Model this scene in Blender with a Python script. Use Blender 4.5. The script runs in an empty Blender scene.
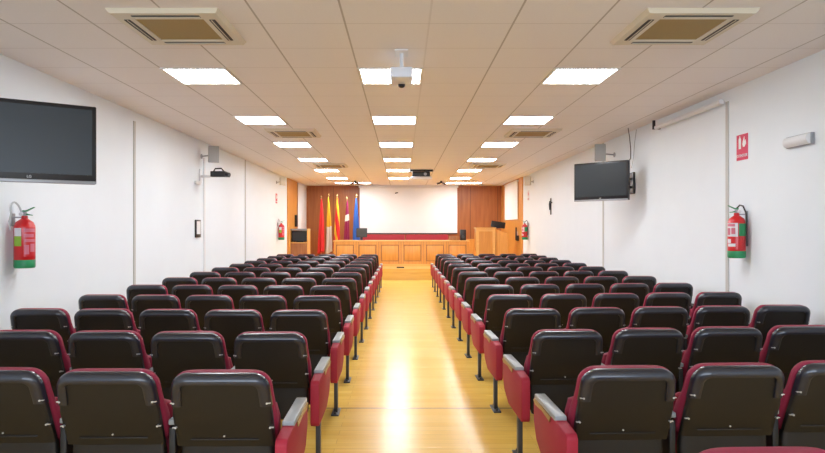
import bpy, bmesh, math, random
from mathutils import Vector, Matrix
random.seed(4)
R = math.radians
PI = math.pi
scene = bpy.context.scene
C = scene.collection

# ------------------------------------------------------------------ camera, world, exposure
EYE = 1.46          # eye height
H = 2.92            # ceiling height
XL, XR = -3.37, 3.45
YF, YB = 21.2, -1.6 # stage wall, wall behind the camera
cam_d = bpy.data.cameras.new('camera')
cam_d.sensor_width = 36.0
cam_d.lens = 612.0 / 825.0 * 36.0
cam_d.shift_x = 10.0 / 825.0
cam_d.shift_y = 1.5 / 825.0
cam_d.clip_start = 0.05
cam = bpy.data.objects.new('camera', cam_d)
C.objects.link(cam)
cam.location = (0, 0, EYE)
cam.rotation_euler = (R(90), 0, 0)
scene.camera = cam
w = bpy.data.worlds.new('world'); scene.world = w; w.use_nodes = True
w.node_tree.nodes['Background'].inputs[0].default_value = (0.8, 0.88, 1.0, 1)
w.node_tree.nodes['Background'].inputs[1].default_value = 0.3
vs = scene.view_settings
vs.view_transform = 'Standard'; vs.look = 'None'; vs.gamma = 1.0; vs.use_curve_mapping = False
vs.exposure = 0.0
LIGHT_STRENGTH = 30.0
LIGHT_COLOR = (0.90, 0.95, 1.0)
# added area fill behind the camera, imitating daylight to cool the nearest walls
dl = bpy.data.lights.new('window_daylight', 'AREA'); dl.shape = 'RECTANGLE'; dl.size = 5.6; dl.size_y = 1.5
dl.energy = 180; dl.color = (0.66, 0.80, 1.0)
dlo = bpy.data.objects.new('window_daylight', dl); C.objects.link(dlo)
dlo.location = (0.04, YB + 0.06, 1.75); dlo.rotation_euler = (R(90), 0, 0)

# ------------------------------------------------------------------ materials
def new_mat(name):
    m = bpy.data.materials.new(name); m.use_nodes = True
    return m, m.node_tree, m.node_tree.nodes['Principled BSDF']
def mat(name, col, rough=0.5, metal=0.0, coat=0.0, noise=0.0, nscale=20.0, bump=0.0, spec=None, emit=None, estr=0.0):
    m, nt, b = new_mat(name)
    b.inputs['Base Color'].default_value = (*col, 1)
    b.inputs['Roughness'].default_value = rough
    b.inputs['Metallic'].default_value = metal
    if coat: b.inputs['Coat Weight'].default_value = coat; b.inputs['Coat Roughness'].default_value = 0.12
    if spec is not None: b.inputs['Specular IOR Level'].default_value = spec
    if emit:
        b.inputs['Emission Color'].default_value = (*emit, 1); b.inputs['Emission Strength'].default_value = estr
    tc = nt.nodes.new('ShaderNodeTexCoord')
    nz = nt.nodes.new('ShaderNodeTexNoise'); nz.inputs['Scale'].default_value = nscale; nz.inputs['Detail'].default_value = 4
    nt.links.new(tc.outputs['Object'], nz.inputs['Vector'])
    if noise:
        mx = nt.nodes.new('ShaderNodeMix'); mx.data_type = 'RGBA'
        mx.inputs[6].default_value = (*[c * (1 - noise) for c in col], 1)
        mx.inputs[7].default_value = (*[min(1, c * (1 + noise)) for c in col], 1)
        nt.links.new(nz.outputs['Fac'], mx.inputs[0]); nt.links.new(mx.outputs[2], b.inputs['Base Color'])
    if bump:
        bp = nt.nodes.new('ShaderNodeBump'); bp.inputs['Strength'].default_value = bump; bp.inputs['Distance'].default_value = 0.002
        nt.links.new(nz.outputs['Fac'], bp.inputs['Height']); nt.links.new(bp.outputs['Normal'], b.inputs['Normal'])
    return m
def wood(name, dark, light, rough=0.35, axis='z', scale=1.0, coat=0.2):
    m, nt, b = new_mat(name)
    tc = nt.nodes.new('ShaderNodeTexCoord'); mp = nt.nodes.new('ShaderNodeMapping')
    s = {'z': (14, 14, 1.0), 'x': (1.0, 14, 14), 'y': (14, 1.0, 14)}[axis]
    mp.inputs['Scale'].default_value = [v * scale for v in s]
    nt.links.new(tc.outputs['Object'], mp.inputs['Vector'])
    nz = nt.nodes.new('ShaderNodeTexNoise'); nz.inputs['Scale'].default_value = 1.6; nz.inputs['Detail'].default_value = 8; nz.inputs['Distortion'].default_value = 0.6
    nt.links.new(mp.outputs['Vector'], nz.inputs['Vector'])
    cr = nt.nodes.new('ShaderNodeValToRGB')
    cr.color_ramp.elements[0].position = 0.32; cr.color_ramp.elements[0].color = (*dark, 1)
    cr.color_ramp.elements[1].position = 0.68; cr.color_ramp.elements[1].color = (*light, 1)
    nt.links.new(nz.outputs['Fac'], cr.inputs['Fac']); nt.links.new(cr.outputs['Color'], b.inputs['Base Color'])
    b.inputs['Roughness'].default_value = rough
    if coat: b.inputs['Coat Weight'].default_value = coat; b.inputs['Coat Roughness'].default_value = 0.2
    return m
def math_node(nt, op, a, b=None):
    n = nt.nodes.new('ShaderNodeMath'); n.operation = op
    for i, v in enumerate((a, b)):
        if v is None: continue
        if isinstance(v, (int, float)): n.inputs[i].default_value = v
        else: nt.links.new(v, n.inputs[i])
    return n.outputs[0]
def line_mask(nt, coord, origin, period, width):
    # 1 on a joint, 0 elsewhere
    a = math_node(nt, 'SUBTRACT', coord, origin)
    a = math_node(nt, 'DIVIDE', a, period)
    a = math_node(nt, 'ADD', a, 0.5)
    a = math_node(nt, 'FLOORED_MODULO', a, 1.0)
    a = math_node(nt, 'SUBTRACT', a, 0.5)
    a = math_node(nt, 'ABSOLUTE', a)
    return math_node(nt, 'LESS_THAN', a, width / period / 2)

def ceiling_mat():
    m, nt, b = new_mat('ceiling_tile')
    tc = nt.nodes.new('ShaderNodeTexCoord'); sp = nt.nodes.new('ShaderNodeSeparateXYZ')
    nt.links.new(tc.outputs['Object'], sp.inputs[0])
    lx = line_mask(nt, sp.outputs['X'], 0.79, 0.6, 0.014)
    ly = line_mask(nt, sp.outputs['Y'], 5.57, 0.6, 0.010)
    near = math_node(nt, 'LESS_THAN', math_node(nt, 'ABSOLUTE', math_node(nt, 'SUBTRACT', sp.outputs['X'], 0.19)), 0.1)
    lx = math_node(nt, 'MULTIPLY', lx, math_node(nt, 'SUBTRACT', 1.0, math_node(nt, 'MULTIPLY', near, 0.75)))
    ly = math_node(nt, 'MULTIPLY', ly, 0.45)
    k = math_node(nt, 'MAXIMUM', lx, ly)
    nz = nt.nodes.new('ShaderNodeTexNoise'); nz.inputs['Scale'].default_value = 90; nz.inputs['Detail'].default_value = 3
    nt.links.new(tc.outputs['Object'], nz.inputs['Vector'])
    base = nt.nodes.new('ShaderNodeMix'); base.data_type = 'RGBA'
    base.inputs[6].default_value = (0.84, 0.81, 0.80, 1); base.inputs[7].default_value = (0.91, 0.88, 0.87, 1)
    nt.links.new(nz.outputs['Fac'], base.inputs[0])
    mx = nt.nodes.new('ShaderNodeMix'); mx.data_type = 'RGBA'
    nt.links.new(k, mx.inputs[0]); nt.links.new(base.outputs[2], mx.inputs[6])
    mx.inputs[7].default_value = (0.52, 0.48, 0.44, 1)
    nt.links.new(mx.outputs[2], b.inputs['Base Color'])
    b.inputs['Roughness'].default_value = 0.8
    return m
def floor_mat():
    m, nt, b = new_mat('wood_floor')
    tc = nt.nodes.new('ShaderNodeTexCoord')
    br = nt.nodes.new('ShaderNodeTexBrick')
    br.inputs['Scale'].default_value = 1.0; br.inputs['Brick Width'].default_value = 0.9; br.inputs['Row Height'].default_value = 0.09
    br.inputs['Mortar Size'].default_value = 0.0012; br.inputs['Mortar Smooth'].default_value = 0.3
    br.inputs['Color1'].default_value = (0.79, 0.47, 0.085, 1); br.inputs['Color2'].default_value = (0.86, 0.54, 0.12, 1)
    br.inputs['Mortar'].default_value = (0.50, 0.29, 0.07, 1)
    nt.links.new(tc.outputs['Object'], br.inputs['Vector'])
    mp = nt.nodes.new('ShaderNodeMapping'); mp.inputs['Scale'].default_value = (1.5, 16, 1)
    nt.links.new(tc.outputs['Object'], mp.inputs['Vector'])
    nz = nt.nodes.new('ShaderNodeTexNoise'); nz.inputs['Scale'].default_value = 2; nz.inputs['Detail'].default_value = 6
    nt.links.new(mp.outputs['Vector'], nz.inputs['Vector'])
    hs = nt.nodes.new('ShaderNodeMapRange'); hs.inputs[3].default_value = 0.86; hs.inputs[4].default_value = 1.12
    nt.links.new(nz.outputs['Fac'], hs.inputs[0])
    hv = nt.nodes.new('ShaderNodeHueSaturation')
    nt.links.new(br.outputs['Color'], hv.inputs['Color']); nt.links.new(hs.outputs[0], hv.inputs['Value'])
    sp = nt.nodes.new('ShaderNodeSeparateXYZ'); nt.links.new(tc.outputs['Object'], sp.inputs[0])
    seam = line_mask(nt, sp.outputs['Y'], 4.96, 40.0, 0.022)
    mx = nt.nodes.new('ShaderNodeMix'); mx.data_type = 'RGBA'
    nt.links.new(seam, mx.inputs[0]); nt.links.new(hv.outputs[0], mx.inputs[6]); mx.inputs[7].default_value = (0.30, 0.20, 0.09, 1)
    nt.links.new(mx.outputs[2], b.inputs['Base Color'])
    rr = nt.nodes.new('ShaderNodeMapRange'); rr.inputs[3].default_value = 0.20; rr.inputs[4].default_value = 0.30
    nt.links.new(nz.outputs['Fac'], rr.inputs[0]); nt.links.new(rr.outputs[0], b.inputs['Roughness'])
    b.inputs['Specular IOR Level'].default_value = 0.5
    b.inputs['Coat Weight'].default_value = 0.12; b.inputs['Coat Roughness'].default_value = 0.12
    return m
def panel_wood_wall():
    m, nt, b = new_mat('stage_wall_wood')
    tc = nt.nodes.new('ShaderNodeTexCoord'); sp = nt.nodes.new('ShaderNodeSeparateXYZ')
    nt.links.new(tc.outputs['Object'], sp.inputs[0])
    l = line_mask(nt, sp.outputs['X'], 2.35, 0.95, 0.02)
    mp = nt.nodes.new('ShaderNodeMapping'); mp.inputs['Scale'].default_value = (9, 9, 0.7)
    nt.links.new(tc.outputs['Object'], mp.inputs['Vector'])
    nz = nt.nodes.new('ShaderNodeTexNoise'); nz.inputs['Scale'].default_value = 1.5; nz.inputs['Detail'].default_value = 7
    nt.links.new(mp.outputs['Vector'], nz.inputs['Vector'])
    cr = nt.nodes.new('ShaderNodeValToRGB')
    cr.color_ramp.elements[0].position = 0.3; cr.color_ramp.elements[0].color = (0.33, 0.095, 0.02, 1)
    cr.color_ramp.elements[1].position = 0.7; cr.color_ramp.elements[1].color = (0.45, 0.155, 0.035, 1)
    nt.links.new(nz.outputs['Fac'], cr.inputs['Fac'])
    mx = nt.nodes.new('ShaderNodeMix'); mx.data_type = 'RGBA'
    nt.links.new(l, mx.inputs[0]); nt.links.new(cr.outputs['Color'], mx.inputs[6]); mx.inputs[7].default_value = (0.16, 0.05, 0.016, 1)
    nt.links.new(mx.outputs[2], b.inputs['Base Color']); b.inputs['Roughness'].default_value = 0.4
    return m

M = {}
M['wall'] = mat('white_wall_paint', (0.82, 0.87, 0.91), 0.6, noise=0.02, nscale=3, bump=0.08)
M['strip'] = mat('beige_joint_strip', (0.56, 0.55, 0.52), 0.6)
M['ceiling'] = ceiling_mat()
M['floor'] = floor_mat()
M['stage_wall'] = panel_wood_wall()
M['stage_floor'] = wood('stage_floor_wood', (0.68, 0.36, 0.06), (0.78, 0.46, 0.10), 0.3, 'x')
M['orange_wood'] = wood('orange_oak', (0.66, 0.27, 0.045), (0.76, 0.35, 0.07), 0.38, 'z')
M['pale_wood'] = wood('pale_oak_edge', (0.78, 0.42, 0.11), (0.84, 0.48, 0.14), 0.35, 'x')
M['brown_wood'] = wood('brown_wood', (0.28, 0.10, 0.03), (0.40, 0.16, 0.05), 0.4, 'z')
M['shell'] = mat('dark_plastic_shell', (0.008, 0.006, 0.005), 0.5, noise=0.15, nscale=60, bump=0.05)
M['hood'] = mat('black_glossy_vinyl', (0.014, 0.015, 0.024), 0.3, coat=0.5)
M['red'] = mat('crimson_upholstery', (0.29, 0.014, 0.046), 0.7, noise=0.12, nscale=140, bump=0.25)
M['red_arm'] = mat('crimson_panel_cloth', (0.36, 0.010, 0.030), 0.65, noise=0.1, nscale=140, bump=0.2)
M['grey_cap'] = mat('grey_armrest_plastic', (0.29, 0.30, 0.30), 0.35, noise=0.04)
M['brass'] = mat('dull_brass', (0.42, 0.27, 0.10), 0.4, metal=0.7)
M['leg'] = mat('dark_grey_steel', (0.045, 0.045, 0.05), 0.4, metal=0.3)
M['screw'] = mat('bright_screw', (0.6, 0.6, 0.6), 0.3, metal=0.6)
M['frame_white'] = mat('white_enamel', (0.78, 0.76, 0.70), 0.4)
M['cream'] = mat('cream_plastic', (0.72, 0.66, 0.52), 0.45)
M['grille'] = mat('ochre_filter_grille', (0.36, 0.25, 0.07), 0.6, noise=0.1, nscale=200, bump=0.3)
M['slot'] = mat('dark_slot', (0.05, 0.04, 0.035), 0.7)
M['diffuser'] = mat('lit_diffuser', (0.9, 0.9, 0.9), 0.5, emit=LIGHT_COLOR, estr=LIGHT_STRENGTH)
M['black'] = mat('black_plastic', (0.012, 0.012, 0.014), 0.35)
M['screen_glass'] = mat('dark_screen_glass', (0.015, 0.021, 0.025), 0.35)
M['silver'] = mat('silver_plastic', (0.35, 0.36, 0.38), 0.35, metal=0.3)
M['white_mark'] = mat('white_marking', (0.85, 0.85, 0.85), 0.5)
M['ext_red'] = mat('extinguisher_red_enamel', (0.62, 0.012, 0.016), 0.28, coat=0.3)
M['ext_green'] = mat('extinguisher_green_enamel', (0.015, 0.26, 0.09), 0.35)
M['lime'] = mat('lime_label', (0.28, 0.50, 0.04), 0.5)
M['label'] = mat('white_label', (0.74, 0.72, 0.74), 0.5)
M['pink_label'] = mat('faded_red_print', (0.66, 0.18, 0.24), 0.5)
M['hose'] = mat('grey_hose', (0.50, 0.52, 0.52), 0.5)
M['sign_red'] = mat('sign_red', (0.66, 0.02, 0.08), 0.45)
M['white'] = mat('white_plastic', (0.80, 0.81, 0.82), 0.35)
M['speaker'] = mat('grey_speaker_plastic', (0.42, 0.42, 0.40), 0.5)
M['screen'] = mat('white_projection_cloth', (0.88, 0.88, 0.86), 0.75)
M['bench_red'] = mat('stage_bench_red', (0.42, 0.018, 0.03), 0.6, noise=0.08, nscale=60)
M['proj_body'] = mat('white_projector_plastic', (0.78, 0.82, 0.90), 0.35)
M['lens'] = mat('lens_glass', (0.02, 0.02, 0.03), 0.1, coat=0.5)

# ------------------------------------------------------------------ mesh helpers
def link_mesh(name, bm, m, parent=None, smooth=False, loc=None, rot=None):
    bmesh.ops.recalc_face_normals(bm, faces=bm.faces)
    me = bpy.data.meshes.new(name); bm.to_mesh(me); bm.free()
    if smooth:
        for p in me.polygons: p.use_smooth = True
        try: me.set_sharp_from_angle(angle=R(38))
        except Exception: pass
    for mm in (m if isinstance(m, (list, tuple)) else [m]): me.materials.append(mm)
    o = bpy.data.objects.new(name, me); C.objects.link(o)
    if parent is not None: o.parent = parent
    if loc is not None: o.location = loc
    if rot is not None: o.rotation_euler = rot
    return o
def box(bm, x0, x1, y0, y1, z0, z1, bev=0.0, seg=2):
    r = bmesh.ops.create_cube(bm, size=1.0)
    vs_ = r['verts']
    for v in vs_:
        v.co = Vector(((x0 + x1) / 2 + v.co.x * (x1 - x0), (y0 + y1) / 2 + v.co.y * (y1 - y0), (z0 + z1) / 2 + v.co.z * (z1 - z0)))
    if bev:
        es = {e for v in vs_ for e in v.link_edges}
        bmesh.ops.bevel(bm, geom=list(es), offset=bev, segments=seg, affect='EDGES', profile=0.5)
def nb(): return bmesh.new()
def bx(name, m, parent, x0, x1, y0, y1, z0, z1, bev=0.0, seg=2):
    bm = nb(); box(bm, x0, x1, y0, y1, z0, z1, bev, seg); return link_mesh(name, bm, m, parent, smooth=bev > 0)
def cyl(bm, p0, p1, r0, r1=None, n=20, cap=True):
    r1 = r0 if r1 is None else r1
    p0 = Vector(p0); p1 = Vector(p1); d = (p1 - p0).normalized()
    a = d.orthogonal().normalized(); b = d.cross(a)
    A = [bm.verts.new(p0 + (a * math.cos(2 * PI * i / n) + b * math.sin(2 * PI * i / n)) * r0) for i in range(n)]
    B = [bm.verts.new(p1 + (a * math.cos(2 * PI * i / n) + b * math.sin(2 * PI * i / n)) * r1) for i in range(n)]
    for i in range(n): bm.faces.new((A[i], A[(i + 1) % n], B[(i + 1) % n], B[i]))
    if cap: bm.faces.new(A[::-1]); bm.faces.new(B)
def rings(bm, rs, cap=True):
    V = [[bm.verts.new(p) for p in r] for r in rs]
    n = len(V[0])
    for k in range(len(V) - 1):
        for i in range(n): bm.faces.new((V[k][i], V[k][(i + 1) % n], V[k + 1][(i + 1) % n], V[k + 1][i]))
    if cap: bm.faces.new(V[0][::-1]); bm.faces.new(V[-1])
def lathe(bm, prof, cx=0, cy=0, n=28):
    rings(bm, [[(cx + r * math.cos(2 * PI * i / n), cy + r * math.sin(2 * PI * i / n), z) for i in range(n)] for r, z in prof])
def tube(bm, pts, r, n=10):
    pts = [Vector(p) for p in pts]
    rs = []; prev = None
    for i, p in enumerate(pts):
        d = (pts[min(i + 1, len(pts) - 1)] - pts[max(i - 1, 0)]).normalized()
        a = d.orthogonal().normalized() if prev is None else (prev - d * prev.dot(d)).normalized()
        prev = a; b = d.cross(a)
        rs.append([p + (a * math.cos(2 * PI * k / n) + b * math.sin(2 * PI * k / n)) * r for k in range(n)])
    rings(bm, rs)
def prism_yz(bm, prof, x0, x1, bev=0.0, seg=2):
    A = [bm.verts.new((x0, y, z)) for y, z in prof]; B = [bm.verts.new((x1, y, z)) for y, z in prof]
    n = len(prof); fs = [bm.faces.new(A), bm.faces.new(B[::-1])]
    for i in range(n): fs.append(bm.faces.new((A[i], B[i], B[(i + 1) % n], A[(i + 1) % n])))
    if bev:
        es = {e for v in A + B for e in v.link_edges}
        bmesh.ops.bevel(bm, geom=list(es), offset=bev, segments=seg, affect='EDGES', profile=0.5)
def superring(hw, yb, yf, h, n=28, e=5.0):
    cy = (yb + yf) / 2; d = (yf - yb) / 2; out = []
    for i in range(n):
        t = 2 * PI * (i + 0.5) / n
        c, s = math.cos(t), math.sin(t)
        out.append((hw * math.copysign(abs(c) ** (2 / e), c), cy + d * math.copysign(abs(s) ** (2 / e), s), h))
    return out
def thing(name, label, cat, loc=(0, 0, 0), rz=0, group=None):
    o = bpy.data.objects.new(name, None); C.objects.link(o)
    o.empty_display_size = 0.1
    o.location = loc; o.rotation_euler = (0, 0, rz); o['label'] = label; o['category'] = cat
    if group: o['group'] = group
    return o
def tag(o, label, cat, group=None):
    o['label'] = label; o['category'] = cat
    if group: o['group'] = group
    return o
def struct(name, m, x0, x1, y0, y1, z0, z1):
    o = bx(name, m, None, x0, x1, y0, y1, z0, z1); o['kind'] = 'structure'; return o
def dup(root, loc, rz, label, group=None):
    r = root.copy(); C.objects.link(r); r.location = loc; r.rotation_euler = (0, 0, rz); r['label'] = label
    if group: r['group'] = group
    for ch in list(root.children):
        c = ch.copy(); C.objects.link(c); c.parent = r
        for g in list(ch.children):
            d = g.copy(); C.objects.link(d); d.parent = c
    return r

# ------------------------------------------------------------------ room shell
struct('floor', M['floor'], XL, XR, YB, YF, -0.1, 0)
struct('ceiling', M['ceiling'], XL, XR, YB, YF, H, H + 0.1)
struct('wall_left', M['wall'], XL - 0.15, XL, YB, YF, -0.1, H + 0.1)
struct('wall_right', M['wall'], XR, XR + 0.15, YB, YF, -0.1, H + 0.1)
struct('wall_front', M['stage_wall'], XL - 0.15, XR + 0.15, YF, YF + 0.15, -0.1, H + 0.1)
struct('wall_back', M['wall'], XL - 0.15, XR + 0.15, YB - 0.15, YB, -0.1, H + 0.1)
for i in range(3):
    x = -1.9 + i * 1.94
    fr = bx('window_%d' % (i + 1), M['frame_white'], None, x - 0.95, x + 0.95, YB, YB + 0.04, 0.95, 2.55); fr['kind'] = 'structure'  # made-up frames on the unseen wall, to go with the added fill lamp
SZ = 0.309
SY = 17.18
struct('stage_platform', M['stage_floor'], XL, XR, SY, YF, 0.0, SZ)
struct('trim_1', M['orange_wood'], XL, XL + 0.03, 17.85, YF, SZ, H)
struct('trim_2', M['orange_wood'], XR - 0.03, XR, 17.5, YF, SZ, H)
struct('trim_3', M['orange_wood'], 2.0, XR - 0.03, YF - 0.04, YF, SZ, 1.08)
for i, (side, y) in enumerate((('l', 7.68), ('l', 13.1), ('r', 6.49), ('r', 10.5))):
    x0, x1 = (XL, XL + 0.012) if side == 'l' else (XR - 0.012, XR)
    struct('trim_%d' % (4 + i), M['strip'], x0, x1, y - 0.025, y + 0.025, 0, H - 0.12 if i in (0, 2) else H)

# ------------------------------------------------------------------ ceiling lights
def make_light(label, loc, sx, sy, group):
    t = thing('ceiling_light', label, 'ceiling light', loc, 0, group)
    bm = nb(); f = 0.022
    box(bm, -sx/2, sx/2, -sy/2, -sy/2 + f, -0.012, 0, 0.002); box(bm, -sx/2, sx/2, sy/2 - f, sy/2, -0.012, 0, 0.002)
    box(bm, -sx/2, -sx/2 + f, -sy/2 + f, sy/2 - f, -0.012, 0, 0.002); box(bm, sx/2 - f, sx/2, -sy/2 + f, sy/2 - f, -0.012, 0, 0.002)
    link_mesh('frame', bm, M['frame_white'], t)
    bx('diffuser', M['diffuser'], t, -sx/2 + f, sx/2 - f, -sy/2 + f, sy/2 - f, -0.006, 0)
    return t
ORD = ['nearest', 'second nearest', 'third nearest', 'third farthest', 'second farthest', 'farthest']
cols = ((-1.91, 'left'), (-0.11, 'middle'), (1.69, 'right'))
L0 = None
for k in range(6):
    for x, cn in cols:
        lab = 'lit square ceiling panel, %s of six in the %s column' % (ORD[k], cn)
        loc = (x, 5.57 + 2.4 * k + 0.3, H)
        if L0 is None: L0 = make_light(lab, loc, 0.6, 0.6, 'square ceiling light panels')
        else: dup(L0, loc, 0, lab)
s0 = make_light('long lit ceiling strip above the flags, left of the screen', (-1.6, 19.75, H), 1.15, 0.5, 'long ceiling strips over the stage')
dup(s0, (1.97, 19.75, H), 0, 'long lit ceiling strip over the stage, right of the screen')

# ------------------------------------------------------------------ air conditioning cassettes
def make_cassette(label, loc):
    t = thing('air_conditioner', label, 'air conditioner', loc, 0, 'ceiling air conditioning cassettes')
    S = 0.375; g = 0.235
    bm = nb()
    # flat square ring panel, chamfered towards the ceiling
    outer0 = [(-S, -S, 0), (S, -S, 0), (S, S, 0), (-S, S, 0)]
    outer1 = [(-S + 0.02, -S + 0.02, -0.03), (S - 0.02, -S + 0.02, -0.03), (S - 0.02, S - 0.02, -0.03), (-S + 0.02, S - 0.02, -0.03)]
    inner1 = [(-g, -g, -0.03), (g, -g, -0.03), (g, g, -0.03), (-g, g, -0.03)]
    inner0 = [(-g, -g, 0), (g, -g, 0), (g, g, 0), (-g, g, 0)]
    V = [[bm.verts.new(p) for p in r] for r in (outer0, outer1, inner1, inner0)]
    for a in range(4):
        b_ = (a + 1) % 4
        for i in range(4): bm.faces.new((V[a][i], V[a][(i + 1) % 4], V[b_][(i + 1) % 4], V[b_][i]))
    link_mesh('panel', bm, M['cream'], t)
    bx('grille', M['grille'], t, -g, g, -g, g, -0.024, 0, 0)
    L = 0.23
    for k in range(4):
        bm = nb(); box(bm, -L, L, 0.272, 0.312, -0.0335, -0.029, 0.001)
        s = link_mesh('air_slot', bm, M['slot'], t); s.rotation_euler = (0, 0, k * PI / 2)
        bm = nb(); box(bm, -L, L, 0.286, 0.292, -0.037, -0.0335)
        v = link_mesh('vane', bm, M['cream'], s)
    return t
ac0 = make_cassette('large cream air conditioning cassette nearest the camera, upper left', (-1.60, 4.43, H))
ac0['label'] = 'cream ceiling air conditioner with ochre grille, nearest on the left'
for x, y, lab in ((2.0, 4.43, 'cream ceiling air conditioner with ochre grille, nearest on the right'),
                  (-1.66, 9.35, 'cream ceiling air conditioner, second nearest on the left'),
                  (1.98, 9.35, 'cream ceiling air conditioner, second nearest on the right'),
                  (-1.66, 14.2, 'cream ceiling air conditioner, farthest on the left'),
                  (1.98, 14.2, 'cream ceiling air conditioner, farthest on the right')):
    dup(ac0, (x, y, H), 0, lab)

# ------------------------------------------------------------------ the auditorium chair
BT = 0.815            # top of the backrest
def yback(h):        # rear face of the leaning backrest
    return 0.0 + (BT - h) * 0.30 + max(0, 0.62 - h) * 0.10
def hwid(h):
    return 0.208 + min(1, (BT - h) / 0.2) * 0.016
def back_levels(top, extra, r=0.070):
    hs = [0.46, 0.50, 0.56, 0.62, 0.67, 0.71, top - r]
    lv = [(h, hwid(h) + extra) for h in hs]
    W = hwid(top - r) + extra
    for t in (18, 36, 52, 66, 78, 86):
        lv.append((top - r + r * math.sin(R(t)), W - r + r * math.cos(R(t))))
    return lv
def make_chair(label, side, fittings):
    t = thing('auditorium_chair', label, 'chair')
    # rear shell
    bm = nb()
    rings(bm, [superring(w_, yback(h), yback(h) + 0.045, h, 28, 6) for h, w_ in back_levels(BT, 0)])
    box(bm, -0.155, 0.155, yback(0.5) - 0.004, yback(0.5) + 0.01, 0.494, 0.500, 0.001)
    sh = link_mesh('backrest_shell', bm, M['shell'], t, smooth=True)
    # glossy band round the top of the shell
    bm = nb(); path = []
    r = 0.070; W = hwid(BT - r)
    for h in (0.665, 0.69, 0.72): path.append((hwid(h), h, 1, 0))
    for a in range(0, 91, 10): path.append((W - r + r * math.cos(R(a)), BT - r + r * math.sin(R(a)), math.cos(R(a)), math.sin(R(a))))
    full = path + [(-x, h, -nx, nz) for x, h, nx, nz in reversed(path)]
    rs = []
    for x, h, nx, nz in full:
        sec = ((-0.046, 0.012), (-0.044, -0.008), (-0.036, -0.013), (-0.022, -0.012), (-0.009, -0.006), (0.001, 0.004), (0.005, 0.016), (0.005, 0.03), (-0.006, 0.036))
        rs.append([(x + nx * u, yback(h) + d, h + nz * u) for u, d in sec])
    rings(bm, rs)
    link_mesh('backrest_hood', bm, M['hood'], t, smooth=True)
    # red front cushion
    bm = nb(); rr = []
    for h, w_ in back_levels(BT + 0.006, 0.008):
        th = 0.055 + 0.055 * max(0.0, min(1.0, (0.68 - h) / 0.08))
        wd = w_ - (0.018 if h < 0.47 else 0)
        rr.append(superring(wd, yback(h) + 0.036, yback(h) + 0.036 + th, h, 28, 4))
    rings(bm, rr)
    link_mesh('backrest_cushion', bm, M['red'], t, smooth=True)
    # tip-up seat, folded
    bm = nb()
    rings(bm, [superring(w_, y0, y1, h, 28, 5) for h, w_, y0, y1 in (
        (0.25, 0.16, 0.17, 0.19), (0.262, 0.195, 0.155, 0.205), (0.30, 0.212, 0.15, 0.21), (0.40, 0.216, 0.145, 0.205), (0.455, 0.212, 0.145, 0.195))])
    link_mesh('seat_apron', bm, M['shell'], t, smooth=True)
    bm = nb()
    rings(bm, [superring(w_, y0, y1, h, 28, 4) for h, w_, y0, y1 in (
        (0.30, 0.18, 0.26, 0.32), (0.32, 0.212, 0.25, 0.33), (0.42, 0.218, 0.245, 0.335), (0.55, 0.216, 0.25, 0.33), (0.61, 0.20, 0.26, 0.32), (0.625, 0.16, 0.275, 0.305))])
    link_mesh('seat_cushion', bm, M['red'], t, smooth=True)
    bm = nb()
    rings(bm, [superring(w_, y0, y1, h, 28, 5) for h, w_, y0, y1 in (
        (0.28, 0.17, 0.325, 0.345), (0.30, 0.205, 0.325, 0.355), (0.45, 0.208, 0.33, 0.365), (0.60, 0.19, 0.325, 0.35))])
    link_mesh('seat_pan', bm, M['shell'], t, smooth=True)
    def arm(ax, hw, kind):
        bm = nb()
        yo = -0.05 if kind == 'aisle' else 0.13
        prof = [(0.13, 0.535), (0.13, 0.30), (0.15, 0.280), (0.20, 0.280), (0.50, 0.40), (0.56, 0.47), (0.56, 0.545), (0.20, 0.548)] if kind != 'aisle' else [(-0.05, 0.525), (-0.05, 0.295), (-0.035, 0.272), (0.36, 0.272), (0.50, 0.33), (0.56, 0.42), (0.56, 0.545), (0.14, 0.552), (-0.03, 0.545)]
        prism_yz(bm, prof, ax - hw, ax + hw, 0.008, 2)
        a = link_mesh('arm_panel', bm, M['red_arm' if kind == 'aisle' else 'shell'], t, smooth=True)
        bm = nb(); box(bm, ax - hw - 0.002, ax + hw + 0.002, 0.13, 0.53, 0.546, 0.572, 0.006)
        link_mesh('armrest', bm, M['grey_cap'], t, smooth=True)
        if kind == 'aisle':
            s_ = 1 if ax > 0 else -1
            bm = nb(); prism_yz(bm, [(0.20, 0.548), (0.52, 0.548), (0.54, 0.535), (0.50, 0.52), (0.36, 0.53), (0.22, 0.518)], min(ax + s_ * (hw + 0.001), ax + s_ * (hw + 0.006)), max(ax + s_ * (hw + 0.001), ax + s_ * (hw + 0.006)))
            link_mesh('hinge_plate', bm, M['brass'], a)
        bm = nb(); box(bm, ax - 0.014, ax + 0.014, 0.10, 0.155, 0.010, 0.30, 0.003)
        lg = link_mesh('leg', bm, M['leg'], t, smooth=True)
        bm = nb(); box(bm, ax - 0.03, ax + 0.03, 0.03, 0.225, 0.0, 0.012, 0.003)
        f = link_mesh('foot_plate', bm, M['leg'], lg, smooth=True)
        if kind == 'aisle' and fittings:
            for by in (0.055, 0.2):
                bm = nb(); cyl(bm, (ax, by, 0.012), (ax, by, 0.026), 0.009, n=10)
                link_mesh('bolt', bm, M['leg'], lg)
    inner = 1 if side == 'left' else -1     # direction of the aisle
    if fittings[1] == 'aisle': arm(inner * 0.284, 0.027, 'aisle')
    else: arm(inner * fittings[3], fittings[4], 'mid')
    if fittings[2]: arm(-inner * fittings[3], fittings[4], 'mid')
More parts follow.
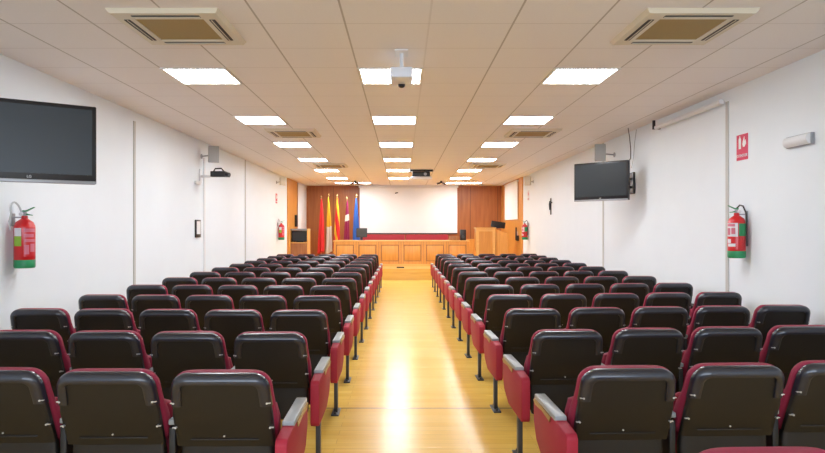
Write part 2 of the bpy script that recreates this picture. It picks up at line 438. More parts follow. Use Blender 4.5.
    if fittings[0]:
        for sx in (-1, 1):
            for h in (0.682, 0.56):
                bm = nb(); x = sx * (hwid(h) - 0.012); cyl(bm, (x, yback(h) - 0.011, h), (x, yback(h) + 0.004, h), 0.0045, n=10)
                box(bm, min(x, x + sx * 0.016), max(x, x + sx * 0.016), yback(h) - 0.006, yback(h) + 0.004, h - 0.002, h + 0.002)
                link_mesh('screw', bm, M['screw'], sh)
        bm = nb(); cyl(bm, (0, yback(0.515) - 0.005, 0.515), (0, yback(0.515) + 0.004, 0.515), 0.004, n=10)
        link_mesh('screw', bm, M['screw'], sh)
    return t

NROW = 13
NUM = ['first', 'second', 'third', 'fourth', 'fifth', 'sixth', 'seventh', 'eighth', 'ninth', 'tenth']
SEAT = ['aisle seat', 'second seat from aisle', 'middle seat of five', 'second seat from wall', 'seat by the wall']
def row_phrase(k):
    return '%s row from camera' % NUM[k] if k < 7 else ('front row by the stage' if k == NROW - 1 else '%s row from stage' % NUM[NROW - 1 - k])
protos = {}
def place_chair(side, seat, x, y, rz, label, near, pitch):
    key = (side, 'aisle' if seat == 0 else 'mid', seat == 4, near)
    mid = 0.2585 if side == 'left' else 0.262
    hw = 0.016
    if key not in protos:
        t = make_chair(label, side, (near, key[1], key[2], mid, hw))
        t.location = (x, y, 0); t.rotation_euler = (0, 0, rz); t['group'] = 'rows of auditorium chairs'
        protos[key] = t
        return t
    return dup(protos[key], (x, y, 0), rz, label)
LEFT_Y = [2.68 + 1.015 * k for k in range(NROW)]
RIGHT_Y = [2.765 + 1.02 * k for k in range(NROW)]
for k in range(NROW):
    for s in range(5):
        place_chair('left', s, -0.808 - 0.517 * s, LEFT_Y[k] + 0.022 * s, R(0.5),
                    'black-backed chair left of aisle, %s, %s' % (row_phrase(k), SEAT[s]), k < 4, 0.505)
        place_chair('right', s, 1.035 + 0.53 * s, RIGHT_Y[k] + 0.055 * s, R(1.5),
                    'black-backed chair right of aisle, %s, %s' % (row_phrase(k), SEAT[s]), k < 4, 0.53)
place_chair('right', 0, 1.05, 1.70, R(1.5), 'red-topped chair cut off by the lower right edge, closest chair of all', True, 0.53)

# ------------------------------------------------------------------ televisions on wall brackets
def make_tv(name_label, cx, cy, rz, w_, z0, z1, wall_x):
    t = thing('television', name_label, 'television', (cx, cy, z0), rz)
    h = z1 - z0; b = 0.028
    bm = nb(); box(bm, -w_/2, w_/2, 0, 0.06, 0, h, 0.008)
    box(bm, -w_/2 + 0.1, w_/2 - 0.1, 0.06, 0.10, 0.08, h - 0.08, 0.012)
    link_mesh('housing', bm, M['black'], t, smooth=True)
    bx('screen', M['screen_glass'], t, -w_/2 + b, w_/2 - b, -0.002, 0.002, 0.065, h - b)
    bx('lower_trim', M['silver'], t, -w_/2 + 0.004, w_/2 - 0.004, -0.004, 0.004, 0.0, 0.022, 0.002)
    cu = bpy.data.curves.new('logo', 'FONT'); cu.body = 'LG'; cu.size = 0.024; cu.extrude = 0.0008; cu.align_x = 'CENTER'
    lo = bpy.data.objects.new('logo', cu); C.objects.link(lo); lo.parent = t; lo.location = (0, -0.001, 0.032); lo.rotation_euler = (R(90), 0, 0)
    cu.materials.append(M['white_mark'])
    text_mesh(lo)
    return t
def text_mesh(o):
    bpy.context.view_layer.update()
    me = bpy.data.meshes.new_from_object(o.evaluated_get(bpy.context.evaluated_depsgraph_get()))
    n = bpy.data.objects.new(o.name + '_lettering', me); C.objects.link(n); n.parent = o.parent; n.location = o.location; n.rotation_euler = o.rotation_euler
    nm = o.name.split('.')[0]; bpy.data.objects.remove(o); n.name = nm
    return n
def to_local(t, p):
    m = Matrix.Translation(t.location) @ Matrix.Rotation(t.rotation_euler.z, 4, 'Z')
    return m.inverted() @ Vector(p)
# left one: right edge far, left edge near
a = math.atan2(0.47, 0.70)
tvl = make_tv('large black television on the left wall above the red extinguisher', -2.59, 4.245, a, 0.843, 1.778, 2.346, XL)
tvr = make_tv('black television angled out from the right wall', 2.875, 8.9, -R(45), 0.84, 1.855, 2.42, XR)
def bracket(t, wall_x, wy, z):
    sgn = 1 if wall_x > 0 else -1
    bm = nb()
    box(bm, min(wall_x - sgn * 0.004, wall_x - sgn * 0.03), max(wall_x - sgn * 0.004, wall_x - sgn * 0.03), wy - 0.08, wy + 0.08, z - 0.16, z + 0.16, 0.004)
    p0 = Vector((wall_x - sgn * 0.02, wy, z)); m_ = Matrix.Translation(t.location) @ Matrix.Rotation(t.rotation_euler.z, 4, 'Z')
    p1 = m_ @ Vector((sgn * 0.12, 0.10, z - t.location.z))
    for dz in (-0.06, 0.06): cyl(bm, p0 + Vector((0, 0, dz)), p1 + Vector((0, 0, dz)), 0.018, n=12)
    o = link_mesh('wall_bracket', bm, M['black'], None)
    o.parent = t
    o.matrix_parent_inverse = m_.inverted()
    return o
bracket(tvl, XL, 4.62, 2.08)
bracket(tvr, XR, 9.15, 2.13)
bm = nb(); box(bm, -0.33, -0.28, 0.0, 0.035, 0.572, 0.86, 0.004); 
link_mesh('mast', bm, M['black'], tvl)
bm = nb(); tube(bm, [(3.30, 8.95, H), (3.31, 8.92, 2.78), (3.30, 8.85, 2.6), (3.28, 8.80, 2.46), (3.22, 8.80, 2.38)], 0.006, 8)
tag(link_mesh('cable', bm, M['black'], None, smooth=True), 'thin black cable from the ceiling to the right-wall television', 'cable')
bm = nb(); tube(bm, [(3.44, 9.0, H - 0.01), (3.43, 9.05, 2.70), (3.39, 8.98, 2.50), (3.37, 9.0, 2.34)], 0.004, 8)
tag(link_mesh('cable', bm, M['silver'], None, smooth=True), 'thin grey cable on the wall behind the right television', 'cable')

# ------------------------------------------------------------------ fire extinguishers
def make_ext(label, y, side, z0=1.12, style=0):
    sgn = 1 if side == 'right' else -1
    wx = XR if side == 'right' else XL
    r = 0.082
    t = thing('fire_extinguisher', label, 'fire extinguisher', (wx - sgn * (r + 0.022), y, z0), 0, 'wall fire extinguishers')
    bm = nb(); lathe(bm, [(r * 0.96, 0.055), (r, 0.06), (r, 0.34), (r * 0.97, 0.365), (r * 0.82, 0.395), (r * 0.5, 0.415), (0.026, 0.425), (0.024, 0.45)])
    cy_ = link_mesh('cylinder', bm, M['ext_red'], t, smooth=True)
    bm = nb(); lathe(bm, [(r * 0.93, 0.0), (r * 0.99, 0.006), (r * 1.015, 0.02), (r * 1.015, 0.07), (r * 0.99, 0.073)])
    link_mesh('base_band', bm, M['ext_green'], t, smooth=True)
    bm = nb(); lathe(bm, [(0.02, 0.445), (0.02, 0.475), (0.014, 0.485)], n=16); cyl(bm, (0, -0.045, 0.463), (0, 0.03, 0.463), 0.010, n=12)
    va = link_mesh('valve', bm, M['silver'], t, smooth=True)
    bm = nb()
    def lever(z, dz, L): 
        A = [(-0.02, z), (0.02, z), (0.075 * L, z + dz), (0.075 * L, z + dz + 0.006), (0.02, z + 0.012), (-0.02, z + 0.012)]
        P0 = [bm.verts.new((a_ * -sgn * 0.8 + 0, -0.010, b_)) for a_, b_ in A]; P1 = [bm.verts.new((a_ * -sgn * 0.8 + 0, 0.010, b_)) for a_, b_ in A]
        bm.faces.new(P0); bm.faces.new(P1[::-1])
        for i in range(len(A)): bm.faces.new((P0[i], P1[i], P1[(i + 1) % 6], P0[(i + 1) % 6]))
    lever(0.486, 0.035, 1.4)
    link_mesh('lever', bm, M['ext_green'], va)
    bm = nb(); lever(0.458, -0.006, 1.1); link_mesh('carrying_handle', bm, M['ext_green'], va)
    # gauge
    bm = nb(); cyl(bm, (0, -0.045, 0.463), (0, -0.058, 0.463), 0.016, n=16); link_mesh('gauge', bm, M['label'], va)
    # curved labels, as shells standing just proud of the cylinder
    def lab(name, a0, a1, za, zb, m_, rad=1.012):
        bm = nb(); n = 10
        P = [[bm.verts.new((r * q * math.cos(R(a0 + (a1 - a0) * i / n)), r * q * math.sin(R(a0 + (a1 - a0) * i / n)), z)) for i in range(n + 1)] for q, z in ((rad, za), (rad, zb), (rad - 0.008, zb), (rad - 0.008, za))]
        for a_ in range(4):
            for i in range(n): bm.faces.new((P[a_][i], P[a_][i + 1], P[(a_ + 1) % 4][i + 1], P[(a_ + 1) % 4][i]))
        return link_mesh(name, bm, m_, t, smooth=True)
    if style == 0:      # left one: white and lime stickers, faded print
        lab('paper_label', 234, 284, 0.275, 0.365 - 0.02, M['label']); lab('lime_label', 234, 284, 0.19, 0.274, M['lime'])
        l = lab('printed_label', 296, 372, 0.10, 0.35, M['ext_red'])
        for a0, a1, za, zb in ((300, 366, 0.31, 0.34), (300, 355, 0.265, 0.295), (302, 366, 0.225, 0.25), (300, 325, 0.12, 0.20), (332, 362, 0.14, 0.21)):
            p = lab('print_patch', a0, a1, za, zb, M['pink_label'], 1.022); p.parent = l
    else:
        l = lab('printed_label', 168, 250, 0.09, 0.35, M['label'])
        for a0, a1, za, zb in ((174, 232, 0.315, 0.34), (174, 200, 0.23, 0.30), (208, 234, 0.24, 0.30)):
            p = lab('print_patch', a0, a1, za, zb, M['pink_label'], 1.022); p.parent = l
        p = lab('print_patch', 167, 251, 0.085, 0.215, M['ext_red'], 1.020); p.parent = l
        for a0, a1, za, zb in ((175, 205, 0.15, 0.19), (180, 235, 0.115, 0.145)):
            p = lab('print_patch', a0, a1, za, zb, M['label'], 1.028); p.parent = l
        lab('green_label', 256, 322, 0.22, 0.345, M['ext_green'])
    bm = nb()
    if side == 'left':
        pts = [(0.0, 0.03, 0.463)] + [(-0.045 - 0.02 * math.sin(R(a_)), 0.035 - 0.15 * (1 - math.cos(R(a_))) * 0.5 , 0.465 + 0.10 * math.sin(R(a_))) for a_ in range(0, 181, 15)] + [(-0.06, -0.115, 0.40), (-0.055, -0.10, 0.33)]
    else:
        pts = [(0.0, 0.03, 0.463), (0.03, 0.05, 0.50), (0.055, 0.04, 0.53), (0.065, 0.0, 0.52), (0.07, -0.045, 0.45), (0.066, -0.065, 0.36), (0.066, -0.07, 0.12)]
    tube(bm, pts, 0.008, 10); link_mesh('hose', bm, M['hose' if side == 'left' else 'black'], t, smooth=True)
    bm = nb(); box(bm, min(sgn * 0.0, sgn * (r + 0.022)), max(0, sgn * (r + 0.022)), -0.012, 0.012, 0.43, 0.442); box(bm, min(sgn * (r + 0.012), sgn * (r + 0.022)), max(sgn * (r + 0.012), sgn * (r + 0.022)), -0.02, 0.02, 0.36, 0.47)
    link_mesh('wall_hook', bm, M['silver'], t)
    return t
make_ext('red fire extinguisher with green base on the left wall below the large television', 5.29, 'left', 1.115, 0)
make_ext('red fire extinguisher with green base on the right wall below the red sign', 6.13, 'right', 1.16, 1)
make_ext('small distant red fire extinguisher on the left wall near the stage', 16.5, 'left', 1.14, 0)
make_ext('small distant red fire extinguisher on the right wall near the stage', 16.75, 'right', 1.14, 1)

# ------------------------------------------------------------------ signs
def make_sign(label, y, z, side, w_=0.2, h_=0.26, detail=True):
    sgn = 1 if side == 'right' else -1
    wx = XR if side == 'right' else XL
    t = thing('fire_sign', label, 'sign', (wx, y, z), -sgn * PI / 2)
    # local x runs along the wall, local -y faces the room
    bx('plate', M['sign_red'] if detail else M['label'], t, -w_/2, w_/2, -0.006, 0, -h_/2, h_/2)
    m_ = M['white_mark'] if detail else M['pink_label']
    bm = nb(); lathe(bm, [(0.022, 0), (0.022, 0.1), (0.008, 0.115), (0.006, 0.13)], n=12)
    bmesh.ops.scale(bm, vec=(1, 0.08, 1), verts=bm.verts); bmesh.ops.translate(bm, vec=(-0.035, -0.008, -0.015), verts=bm.verts)
    link_mesh('extinguisher_symbol', bm, m_, t)
    bm = nb(); P = [(0.02, 0.0), (0.05, 0.0), (0.075, 0.03), (0.068, 0.07), (0.05, 0.05), (0.045, 0.105), (0.02, 0.06), (0.012, 0.03)]
    A = [bm.verts.new((x, -0.006, zz)) for x, zz in P]; B = [bm.verts.new((x, -0.0085, zz)) for x, zz in P]
    bm.faces.new(A); bm.faces.new(B[::-1])
    for i in range(len(P)): bm.faces.new((A[i], B[i], B[(i + 1) % len(P)], A[(i + 1) % len(P)]))
    link_mesh('flame_symbol', bm, m_, t)
    cu = bpy.data.curves.new('sign_text', 'FONT'); cu.body = 'EXTINTOR'; cu.size = 0.042; cu.extrude = 0.001; cu.align_x = 'CENTER'
    cu.materials.append(m_)
    lo = bpy.data.objects.new('sign_text', cu); C.objects.link(lo); lo.parent = t; lo.location = (0, -0.008, -h_/2 + 0.03); lo.rotation_euler = (R(90), 0, 0)
    text_mesh(lo)
    return t
make_sign('red fire extinguisher sign on the right wall above the near extinguisher', 6.21, 2.28, 'right')
make_sign('small red sign on the left wall near the stage', 16.35, 2.25, 'left', 0.2, 0.26, True)
make_sign('pale notice with red symbols on the right wall near the stage', 16.75, 2.35, 'right', 0.2, 0.28, False)

# emergency light
t = thing('emergency_light', 'white emergency light unit high on the near right wall', 'emergency light', (XR, 5.29, 2.215))
bm = nb(); prism_yz(bm, [(-0.17, -0.05), (0.17, -0.05), (0.17, 0.05), (-0.17, 0.05)], -0.03, 0, 0.004); link_mesh('back_plate', bm, M['silver'], t)
bm = nb(); rings(bm, [[(-0.03 - 0.038 * math.sin(a_), y, -0.045 + 0.045 * (1 - math.cos(a_))) for a_ in [i * PI / 10 for i in range(11)]] for y in (-0.16, -0.15, 0.15, 0.16)])
link_mesh('lens_cover', bm, M['white'], t, smooth=True)

# white rail under the ceiling on the right wall
t = thing('curtain_rail', 'white rail with dark end bracket high on the right wall', 'rail', (XR, 7.35, 2.8))
bm = nb(); tube(bm, [(-0.06, -0.85, 0), (-0.06, 0.83, 0)], 0.028, 16); link_mesh('rail', bm, M['white'], t, smooth=True)
bm = nb(); box(bm, -0.10, 0, 0.83, 0.86, -0.02, 0.01); box(bm, -0.10, -0.07, 0.83, 0.86, 0.01, 0.1); link_mesh('end_bracket', bm, M['black'], t)

# crucifix
t = thing('crucifix', 'small dark crucifix on the right wall', 'crucifix', (XR, 14.2, 1.96))
bx('upright', M['black'], t, -0.02, 0, -0.02, 0.02, -0.19, 0.19)
bx('crossbar', M['black'], t, -0.02, 0, -0.10, 0.10, 0.07, 0.10)
bm = nb(); lathe(bm, [(0.012, -0.08), (0.018, 0.0), (0.022, 0.06), (0.012, 0.085), (0.016, 0.1), (0.008, 0.125)], -0.035, 0, 10); link_mesh('figure', bm, M['leg'], t, smooth=True)

# ------------------------------------------------------------------ wall loudspeakers
def make_speaker(label, x, y, z, rz, wx, s=1.0, mt='speaker'):
    t = thing('wall_speaker', label, 'loudspeaker', (x, y, z), rz, 'wall loudspeakers')
    bm = nb(); prism_yz(bm, [(-0.08 * s, -0.14 * s), (0.07 * s, -0.12 * s), (0.07 * s, 0.12 * s), (-0.08 * s, 0.14 * s)], -0.085 * s, 0.085 * s, 0.008)
    link_mesh('cabinet', bm, M[mt], t, smooth=True)
    bx('speaker_grille', M[mt], t, -0.07 * s, 0.07 * s, -0.084 * s, -0.078 * s, -0.12 * s, 0.12 * s, 0.002)
    m_ = Matrix.Translation(t.location) @ Matrix.Rotation(rz, 4, 'Z')
    sg = 1 if wx > 0 else -1
    bm = nb(); p1 = m_ @ Vector((0, 0.06 * s, 0)); cyl(bm, (wx, y + 0.05, z - 0.02), p1, 0.012, n=10); cyl(bm, (wx, y + 0.05, z - 0.02), (wx - sg * 0.012, y + 0.05, z - 0.02), 0.04, n=16)
    o = link_mesh('bracket', bm, M['silver'], None); o.parent = t; o.matrix_parent_inverse = m_.inverted()
    return t
make_speaker('grey wall speaker above the black camera on the left wall', -3.15, 10.2, 2.68, R(20), XL)
make_speaker('grey wall speaker above the angled right-wall television', 3.20, 9.9, 2.67, -R(20), XR)
make_speaker('cream speaker high on the left wall beside the stage', -3.2, 16.3, 2.70, R(20), XL, 0.8, 'cream')
make_speaker('cream speaker high on the right wall beside the stage', 3.30, 16.1, 2.70, -R(20), XR, 0.9, 'cream')

# camera on the left wall
t = thing('security_camera', 'black camera on a bracket under the grey left-wall speaker', 'camera', (-3.04, 10.2, 2.36))
bm = nb(); box(bm, -0.15, 0.10, -0.05, 0.05, -0.05, 0.045, 0.01); link_mesh('body', bm, M['black'], t, smooth=True)
bm = nb(); cyl(bm, (0.10, 0, -0.01), (0.16, -0.02, -0.02), 0.045, 0.04, 18); link_mesh('lens', bm, M['lens'], t, smooth=True)
bm = nb(); tube(bm, [(-0.11, 0, 0.04), (-0.08, 0, 0.09), (0.02, 0, 0.095), (0.06, 0, 0.045)], 0.012, 8); link_mesh('top_handle', bm, M['black'], t, smooth=True)
bm = nb(); box(bm, -0.33, -0.315, -0.05, 0.05, -0.14, 0.08, 0.002); box(bm, -0.318, -0.15, -0.02, 0.02, -0.06, -0.02, 0.002); link_mesh('bracket', bm, M['white'], t)
tag(bx('cable_duct', M['white'], None, XL, XL + 0.02, 10.35, 10.41, 0, 2.65), 'white vertical cable duct on the left wall below the speaker', 'cable duct')
tag(bx('junction_box', M['white'], None, XL, XL + 0.04, 9.9, 10.12, 2.17, 2.23, 0.004), 'small white box on the left wall above the intercom', 'box')
t = thing('wall_intercom', 'black-edged white wall panel on the left wall', 'wall panel', (XL, 10.04, 1.45))
bx('housing', M['black'], t, 0, 0.025, -0.12, 0.12, -0.145, 0.145, 0.004)
bx('face', M['white'], t, 0.025, 0.029, -0.085, 0.085, -0.09, 0.12)

# ------------------------------------------------------------------ projectors
t = thing('projector', 'white projector hanging from the ceiling in front of a lit panel', 'projector', (-0.008, 5.0, 2.694))
bm = nb(); box(bm, -0.091, 0.091, 0, 0.33, 0, 0.086, 0.010, 3); link_mesh('body', bm, M['proj_body'], t, smooth=True)
bm = nb(); cyl(bm, (0, 0.25, 0.006), (0, 0.27, -0.008), 0.03, n=20); link_mesh('lens', bm, M['lens'], t, smooth=True)
bm = nb(); cyl(bm, (0.0, 0.09, 0.08), (0.0, 0.09, 0.222), 0.016, n=16); link_mesh('ceiling_post', bm, M['white'], t, smooth=True)
bm = nb(); box(bm, -0.055, 0.055, -0.01, 0.19, 0.214, 0.226, 0.002); link_mesh('ceiling_plate', bm, M['white'], t)
bm = nb(); box(bm, 0.03, 0.07, 0.12, 0.16, 0.085, 0.10); link_mesh('cable_plug', bm, M['black'], t)
t = thing('projector', 'black projector hanging from the ceiling near the stage', 'projector', (0.47, 15.3, 2.70))
bx('body', M['black'], t, -0.22, 0.22, 0, 0.4, 0.05, 0.17, 0.01)
bx('tray', M['white'], t, -0.26, 0.26, -0.02, 0.42, -0.02, 0.045, 0.006)
bx('mounting_bar', M['black'], t, -0.29, 0.29, -0.02, 0.06, 0.175, 0.22, 0.003)
bm = nb(); cyl(bm, (0.1, -0.02, 0.11), (0.1, 0.01, 0.11), 0.04, n=18); link_mesh('lens', bm, M['silver'], t)
def make_spot(label, x):
    t = thing('ceiling_spotlight', label, 'spotlight', (x, 19.0, H), 0, 'black ceiling spotlights by the stage')
    bm = nb(); box(bm, -0.03, 0.03, -0.03, 0.03, -0.05, 0, 0.003); link_mesh('mount', bm, M['black'], t)
    for s_ in (-1, 1):
        bm = nb(); cyl(bm, (0, 0, -0.05), (s_ * 0.13, -0.02, -0.09), 0.018, 0.03, 12); link_mesh('lamp_head', bm, M['black'], t)
make_spot('small black ceiling spotlight left of the screen top', -1.47)
make_spot('small black ceiling spotlight near the right end of the screen', 1.20)
t = thing('hanging_microphone', 'tiny black microphone hanging in front of the screen', 'microphone', (-0.2, 20.4, 2.62))
bm = nb(); cyl(bm, (-0.05, 0, 0), (0.05, 0, 0.02), 0.02, n=12); link_mesh('capsule', bm, M['black'], t)
bm = nb(); cyl(bm, (0, 0, 0.015), (0, 0, 0.30), 0.0025, n=6); link_mesh('cord', bm, M['white'], t)

# ------------------------------------------------------------------ stage
t = thing('projection_screen', 'large white projection screen hanging on the stage wall', 'projection screen', (0.205, 20.9, 0))
bx('cloth', M['screen'], t, -1.665, 1.665, 0, 0.006, 1.29, 2.84)
bx('bottom_bar', M['leg'], t, -1.67, 1.67, -0.012, 0.018, 1.255, 1.29, 0.003)
bx('roller_case', M['white'], t, -1.70, 1.70, -0.04, 0.06, 2.84, H, 0.006)

# long panelled desk
DY = 18.4; DX0, DX1 = -2.07, 1.99; DT = 1.085
t = thing('stage_desk', 'long panelled oak desk across the stage', 'desk', ((DX0 + DX1) / 2, DY, SZ))
hw = (DX1 - DX0) / 2; dh = DT - SZ
bx('desktop', M['pale_wood'], t, -hw - 0.02, hw + 0.02, -0.03, 0.7, dh - 0.035, dh, 0.004)
bx('front_board', M['brown_wood'], t, -hw, hw, 0, 0.03, 0.0, dh - 0.035)
for s_ in (-1, 1):
    bx('end_board', M['orange_wood'], t, min(s_ * hw, s_ * (hw - 0.03)), max(s_ * hw, s_ * (hw - 0.03)), 0.03, 0.66, 0, dh - 0.035)
n = 6; pw = 2 * hw / n
bx('plinth', M['pale_wood'], t, -hw, hw, -0.02, 0, 0, 0.07)
for i in range(n):
    x0 = -hw + i * pw
    bm = nb(); f = 0.075
    for a0, a1, z0, z1 in ((x0, x0 + f, 0.07, dh - 0.04), (x0 + pw - f, x0 + pw, 0.07, dh - 0.04), (x0 + f, x0 + pw - f, 0.07, 0.15), (x0 + f, x0 + pw - f, dh - 0.13, dh - 0.04)):
        box(bm, a0 + 0.005, a1 - 0.005, -0.022, 0, z0, z1, 0.002)
    fr = link_mesh('panel_frame', bm, M['orange_wood'], t)
    bx('raised_panel', M['orange_wood'], fr, x0 + f + 0.022, x0 + pw - f - 0.022, -0.014, 0, 0.172, dh - 0.152, 0.005)

# benches behind the desk
def bench(label, x0, x1):
    t = thing('stage_bench', label, 'bench', ((x0 + x1) / 2, 19.5, SZ), 0, 'red benches behind the stage desk')
    h2 = (x1 - x0) / 2
    bx('backrest', M['bench_red'], t, -h2, h2, 0.16, 0.24, 0.42, 0.935, 0.02)
    bx('seat', M['bench_red'], t, -h2, h2, -0.28, 0.16, 0.36, 0.46, 0.02)
    for xx in (-h2 + 0.06, h2 - 0.06):
        for yy in (-0.22, 0.1): bx('leg', M['leg'], t, xx - 0.02, xx + 0.02, yy - 0.02, yy + 0.02, 0, 0.36)
bench('red upholstered bench back behind the desk, left half', -1.28, 0.07)
bench('red upholstered bench back behind the desk, right half', 0.11, 1.46)

# things on the desk
t = thing('computer_monitor', 'dark computer monitor on the left end of the stage desk', 'monitor', (-1.24, 18.62, DT), R(6))
bm = nb(); box(bm, -0.165, 0.165, 0, 0.04, 0.09, 0.37, 0.008); link_mesh('housing', bm, M['black'], t, smooth=True)
bx('panel', mat('dark_monitor_grey', (0.05, 0.05, 0.045), 0.4), t, -0.15, 0.15, -0.003, 0.001, 0.105, 0.355)
bx('neck', M['black'], t, -0.03, 0.03, 0.005, 0.035, 0.01, 0.10); bm = nb(); lathe(bm, [(0.10, 0), (0.10, 0.006), (0.04, 0.014)], 0, 0.03); link_mesh('base', bm, M['black'], t, smooth=True)
t = thing('desk_speaker', 'black box speaker on the right end of the stage desk', 'loudspeaker', (1.85, 18.65, DT))
bx('cabinet', M['black'], t, -0.09, 0.09, 0, 0.16, 0, 0.33, 0.008)
bm = nb(); cyl(bm, (0, -0.006, 0.11), (0, 0.002, 0.11), 0.05, n=20); link_mesh('cone', bm, M['leg'], t)
t = thing('wooden_box', 'low brown wooden box on the stage desk beside the black speaker', 'box', (1.57, 18.62, DT))
bx('body', M['brown_wood'], t, -0.14, 0.14, 0, 0.2, 0, 0.105, 0.003); bx('lid', M['brown_wood'], t, -0.146, 0.146, -0.006, 0.206, 0.105, 0.125, 0.003)
tag(bx('floor_socket', M['black'], None, -0.17, 0.05, 17.6, 17.7, SZ, SZ + 0.035, 0.006), 'small black socket box on the stage floor before the desk', 'socket box')

# lectern with a side wing
t = thing('lectern', 'tall oak lectern on the right of the stage', 'lectern', (2.45, 18.0, SZ))
bx('body', M['orange_wood'], t, -0.28, 0.28, 0, 0.45, 0, 1.135)
bm = nb(); box(bm, -0.30, 0.30, -0.03, 0.47, 1.135, 1.165, 0.004); link_mesh('top', bm, M['pale_wood'], t)
bm = nb()
for a0, a1, z0, z1 in ((-0.28, -0.20, 0, 1.13), (0.20, 0.28, 0, 1.13), (-0.20, 0.20, 1.05, 1.13), (-0.20, 0.20, 0, 0.1)): box(bm, a0, a1, -0.016, 0, z0, z1, 0.002)
link_mesh('front_frame', bm, M['pale_wood'], t)
bm = nb(); P = [(0.28, 0.06, 1.135), (0.62, -0.12, 0.99)]
A = [bm.verts.new(p) for p in ((0.28, 0.02, 0), (0.62, -0.12, 0), (0.62, -0.12, 0.985), (0.28, 0.02, 1.13))]
B = [bm.verts.new(p) for p in ((0.28, 0.40, 0), (0.64, 0.40, 0), (0.64, 0.40, 0.985), (0.28, 0.40, 1.13))]
bm.faces.new(A); bm.faces.new(B[::-1])
for i in range(4): bm.faces.new((A[i], B[i], B[(i + 1) % 4], A[(i + 1) % 4]))
link_mesh('side_wing', bm, M['orange_wood'], t)
t = thing('lectern_screen', 'black tilted monitor lying on top of the lectern', 'monitor', (2.85, 18.25, SZ + 1.14), -R(8))
bm = nb(); box(bm, -0.21, 0.21, 0, 0.05, 0.04, 0.24, 0.012); bmesh.ops.rotate(bm, cent=(0, 0, 0.05), matrix=Matrix.Rotation(R(-32), 3, 'X'), verts=bm.verts)
bmesh.ops.rotate(bm, cent=(0, 0, 0.1), matrix=Matrix.Rotation(R(9), 3, 'Y'), verts=bm.verts)
link_mesh('housing', bm, M['black'], t, smooth=True)
bx('foot', M['black'], t, -0.05, 0.05, 0.02, 0.14, 0.0, 0.09)

# cabinet on the left of the stage
t = thing('equipment_cabinet', 'open wooden equipment cabinet at the left of the stage', 'cabinet', (-3.07, 18.1, SZ))
for a0, a1 in ((-0.27, -0.245), (0.245, 0.27)): bx('side_panel', M['pale_wood'], t, a0, a1, 0, 0.5, 0, 1.13)
bx('top', M['silver'], t, -0.245, 0.245, 0, 0.5, 1.08, 1.13); bx('shelf', M['pale_wood'], t, -0.245, 0.245, 0, 0.5, 0.70, 0.725)
bx('back', M['brown_wood'], t, -0.245, 0.245, 0.48, 0.5, 0.04, 1.08); bx('door', M['brown_wood'], t, -0.24, 0.24, 0.01, 0.03, 0.04, 0.695); bx('base', M['pale_wood'], t, -0.245, 0.245, 0, 0.5, 0, 0.04)
t = thing('equipment_screen', 'black screen standing in the left stage cabinet', 'screen', (-3.06, 18.2, SZ + 0.725))
bx('housing', M['black'], t, -0.235, 0.235, 0, 0.2, 0.03, 0.34, 0.01); bx('glass', M['screen_glass'], t, -0.215, 0.215, -0.004, 0.001, 0.05, 0.32); bx('foot', M['black'], t, -0.1, 0.1, 0.03, 0.17, 0, 0.03)

# blinds on the stage side walls
t = thing('side_blind', 'white blind on the wood-clad left side wall of the stage', 'blind', (XL + 0.03, 20.2, 0))
bx('cloth', M['screen'], t, 0.02, 0.03, -0.8, 0.9, 1.42, 2.86); bx('top_rail', M['white'], t, 0, 0.05, -0.82, 0.92, 2.86, 2.90)
t = thing('side_blind', 'white blind on the wood-clad right side wall of the stage', 'blind', (XR - 0.03, 19.15, 0))
bx('cloth', M['screen'], t, -0.03, -0.02, -1.1, 1.15, 1.72, 2.83); bx('top_rail', M['white'], t, -0.05, 0, -1.12, 1.17, 2.83, 2.88)
tag(bx('wall_speaker_box', M['black'], None, XL + 0.03, XL + 0.10, 18.95, 19.15, 1.5, 1.86, 0.006), 'dark narrow box on the wood strip of the left stage wall', 'box')
t = thing('wall_phone', 'black wall handset beside the right stage blind', 'telephone', (XR - 0.03, 18.05, 1.30))
bx('body', M['black'], t, -0.06, 0, -0.08, 0.08, -0.22, -0.06, 0.006); bx('handset', M['black'], t, -0.09, -0.05, -0.03, 0.03, -0.2, 0.18, 0.01)
tag(bx('wall_socket', M['white'], None, XR - 0.06, XR - 0.03, 18.2, 18.38, 1.23, 1.36, 0.004), 'white socket box on the right stage wood beside the handset', 'socket')

# ------------------------------------------------------------------ flags
def flag_mat(name, stops, axis='z', wob=0.25):
    m, nt, b = new_mat(name)
    tc = nt.nodes.new('ShaderNodeTexCoord'); sp = nt.nodes.new('ShaderNodeSeparateXYZ'); nt.links.new(tc.outputs['Object'], sp.inputs[0])
    nz = nt.nodes.new('ShaderNodeTexNoise'); nz.inputs['Scale'].default_value = 5; nt.links.new(tc.outputs['Object'], nz.inputs['Vector'])
    v = math_node(nt, 'ADD', sp.outputs['Z'], math_node(nt, 'MULTIPLY', math_node(nt, 'SUBTRACT', nz.outputs['Fac'], 0.5), wob))
    if axis == 'diag': v = math_node(nt, 'FLOORED_MODULO', math_node(nt, 'ADD', math_node(nt, 'MULTIPLY', v, 0.8), math_node(nt, 'MULTIPLY', sp.outputs['X'], 5.0)), 1.0)
    cr = nt.nodes.new('ShaderNodeValToRGB'); cr.color_ramp.interpolation = 'CONSTANT'
    cr.color_ramp.elements[0].position = 0; cr.color_ramp.elements[0].color = (*stops[0][1], 1)
    cr.color_ramp.elements[1].position = stops[1][0]; cr.color_ramp.elements[1].color = (*stops[1][1], 1)
    for p, c in stops[2:]:
        e = cr.color_ramp.elements.new(p); e.color = (*c, 1)
    d = v if axis == 'diag' else math_node(nt, 'DIVIDE', v, 2.2)
    nt.links.new(d, cr.inputs['Fac']); nt.links.new(cr.outputs['Color'], b.inputs['Base Color'])
    b.inputs['Roughness'].default_value = 0.6
    return m
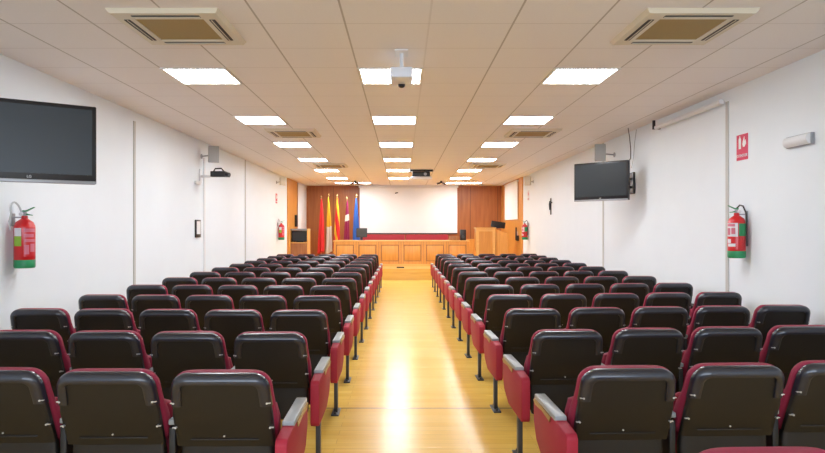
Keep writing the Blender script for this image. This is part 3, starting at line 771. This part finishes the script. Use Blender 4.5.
RED = (0.72, 0.02, 0.02); YEL = (0.85, 0.50, 0.02); WHT = (0.78, 0.72, 0.62); MAR = (0.30, 0.01, 0.07); BLU = (0.03, 0.13, 0.50)
def make_flag(label, x, y, m, rmax, z_top, z_bot, seed, zoff=0.0):
    rnd = random.Random(seed)
    t = thing('flag', label, 'flag', (x, y, SZ), 0, 'flags on poles at the left of the stage')
    bm = nb(); lathe(bm, [(0.095, 0), (0.095, 0.02), (0.05, 0.05), (0.02, 0.09)], n=24); link_mesh('base', bm, M['leg'], t, smooth=True)
    bm = nb(); cyl(bm, (0, 0, 0.05), (0, 0, z_top + 0.03), 0.012, n=12); link_mesh('pole', bm, M['pale_wood'], t, smooth=True)
    bm = nb(); lathe(bm, [(0.008, z_top + 0.03), (0.03, z_top + 0.055), (0.022, z_top + 0.08), (0.004, z_top + 0.12)], n=14); link_mesh('finial', bm, M['brass'], t, smooth=True)
    bm = nb(); rs = []; ph = rnd.random() * 6; N = 48
    for i in range(26):
        u = i / 25; z = z_top - u * (z_top - z_bot)
        R0 = 0.018 + rmax * (u ** 0.75) * (1 - 0.12 * u)
        rs.append([((R0 * (1 + 0.24 * math.cos(6 * a_ + ph + u * 1.5) * min(1, 3 * u))) * math.cos(a_) + 0.015 * math.sin(3 * u + ph), (R0 * (1 + 0.24 * math.cos(6 * a_ + ph + u * 1.5) * min(1, 3 * u))) * math.sin(a_), z + 0.05 * math.cos(a_ + ph) * u) for a_ in [2 * PI * k / N for k in range(N)]])
    rings(bm, rs); link_mesh('cloth', bm, m, t, smooth=True)
FT = 2.16
make_flag('plain red flag hanging furled, leftmost of the stage flags', -2.66, 20.0, flag_mat('red_flag', [(0, RED), (0.5, RED)]), 0.10, FT - 0.06, 0.35, 1)
make_flag('yellow and white furled flag beside the plain red one', -2.43, 20.12, flag_mat('yellow_white_flag', [(0, WHT), (0.545, YEL)]), 0.085, FT, 0.35, 2)
make_flag('red and yellow striped furled flag, middle of the five', -2.14, 20.0, flag_mat('striped_flag', [(0, RED), (0.38, YEL), (0.78, RED)], 'diag'), 0.10, FT - 0.02, 0.35, 3)
make_flag('maroon furled flag with pale patch beside the blue one', -1.82, 20.0, flag_mat('maroon_flag', [(0, MAR), (0.62, WHT), (0.72, MAR)]), 0.095, FT - 0.1, 0.35, 4)
make_flag('blue furled flag beside the left edge of the screen', -1.50, 20.0, flag_mat('blue_flag', [(0, BLU), (0.5, BLU)]), 0.11, FT - 0.02, 0.35, 5)
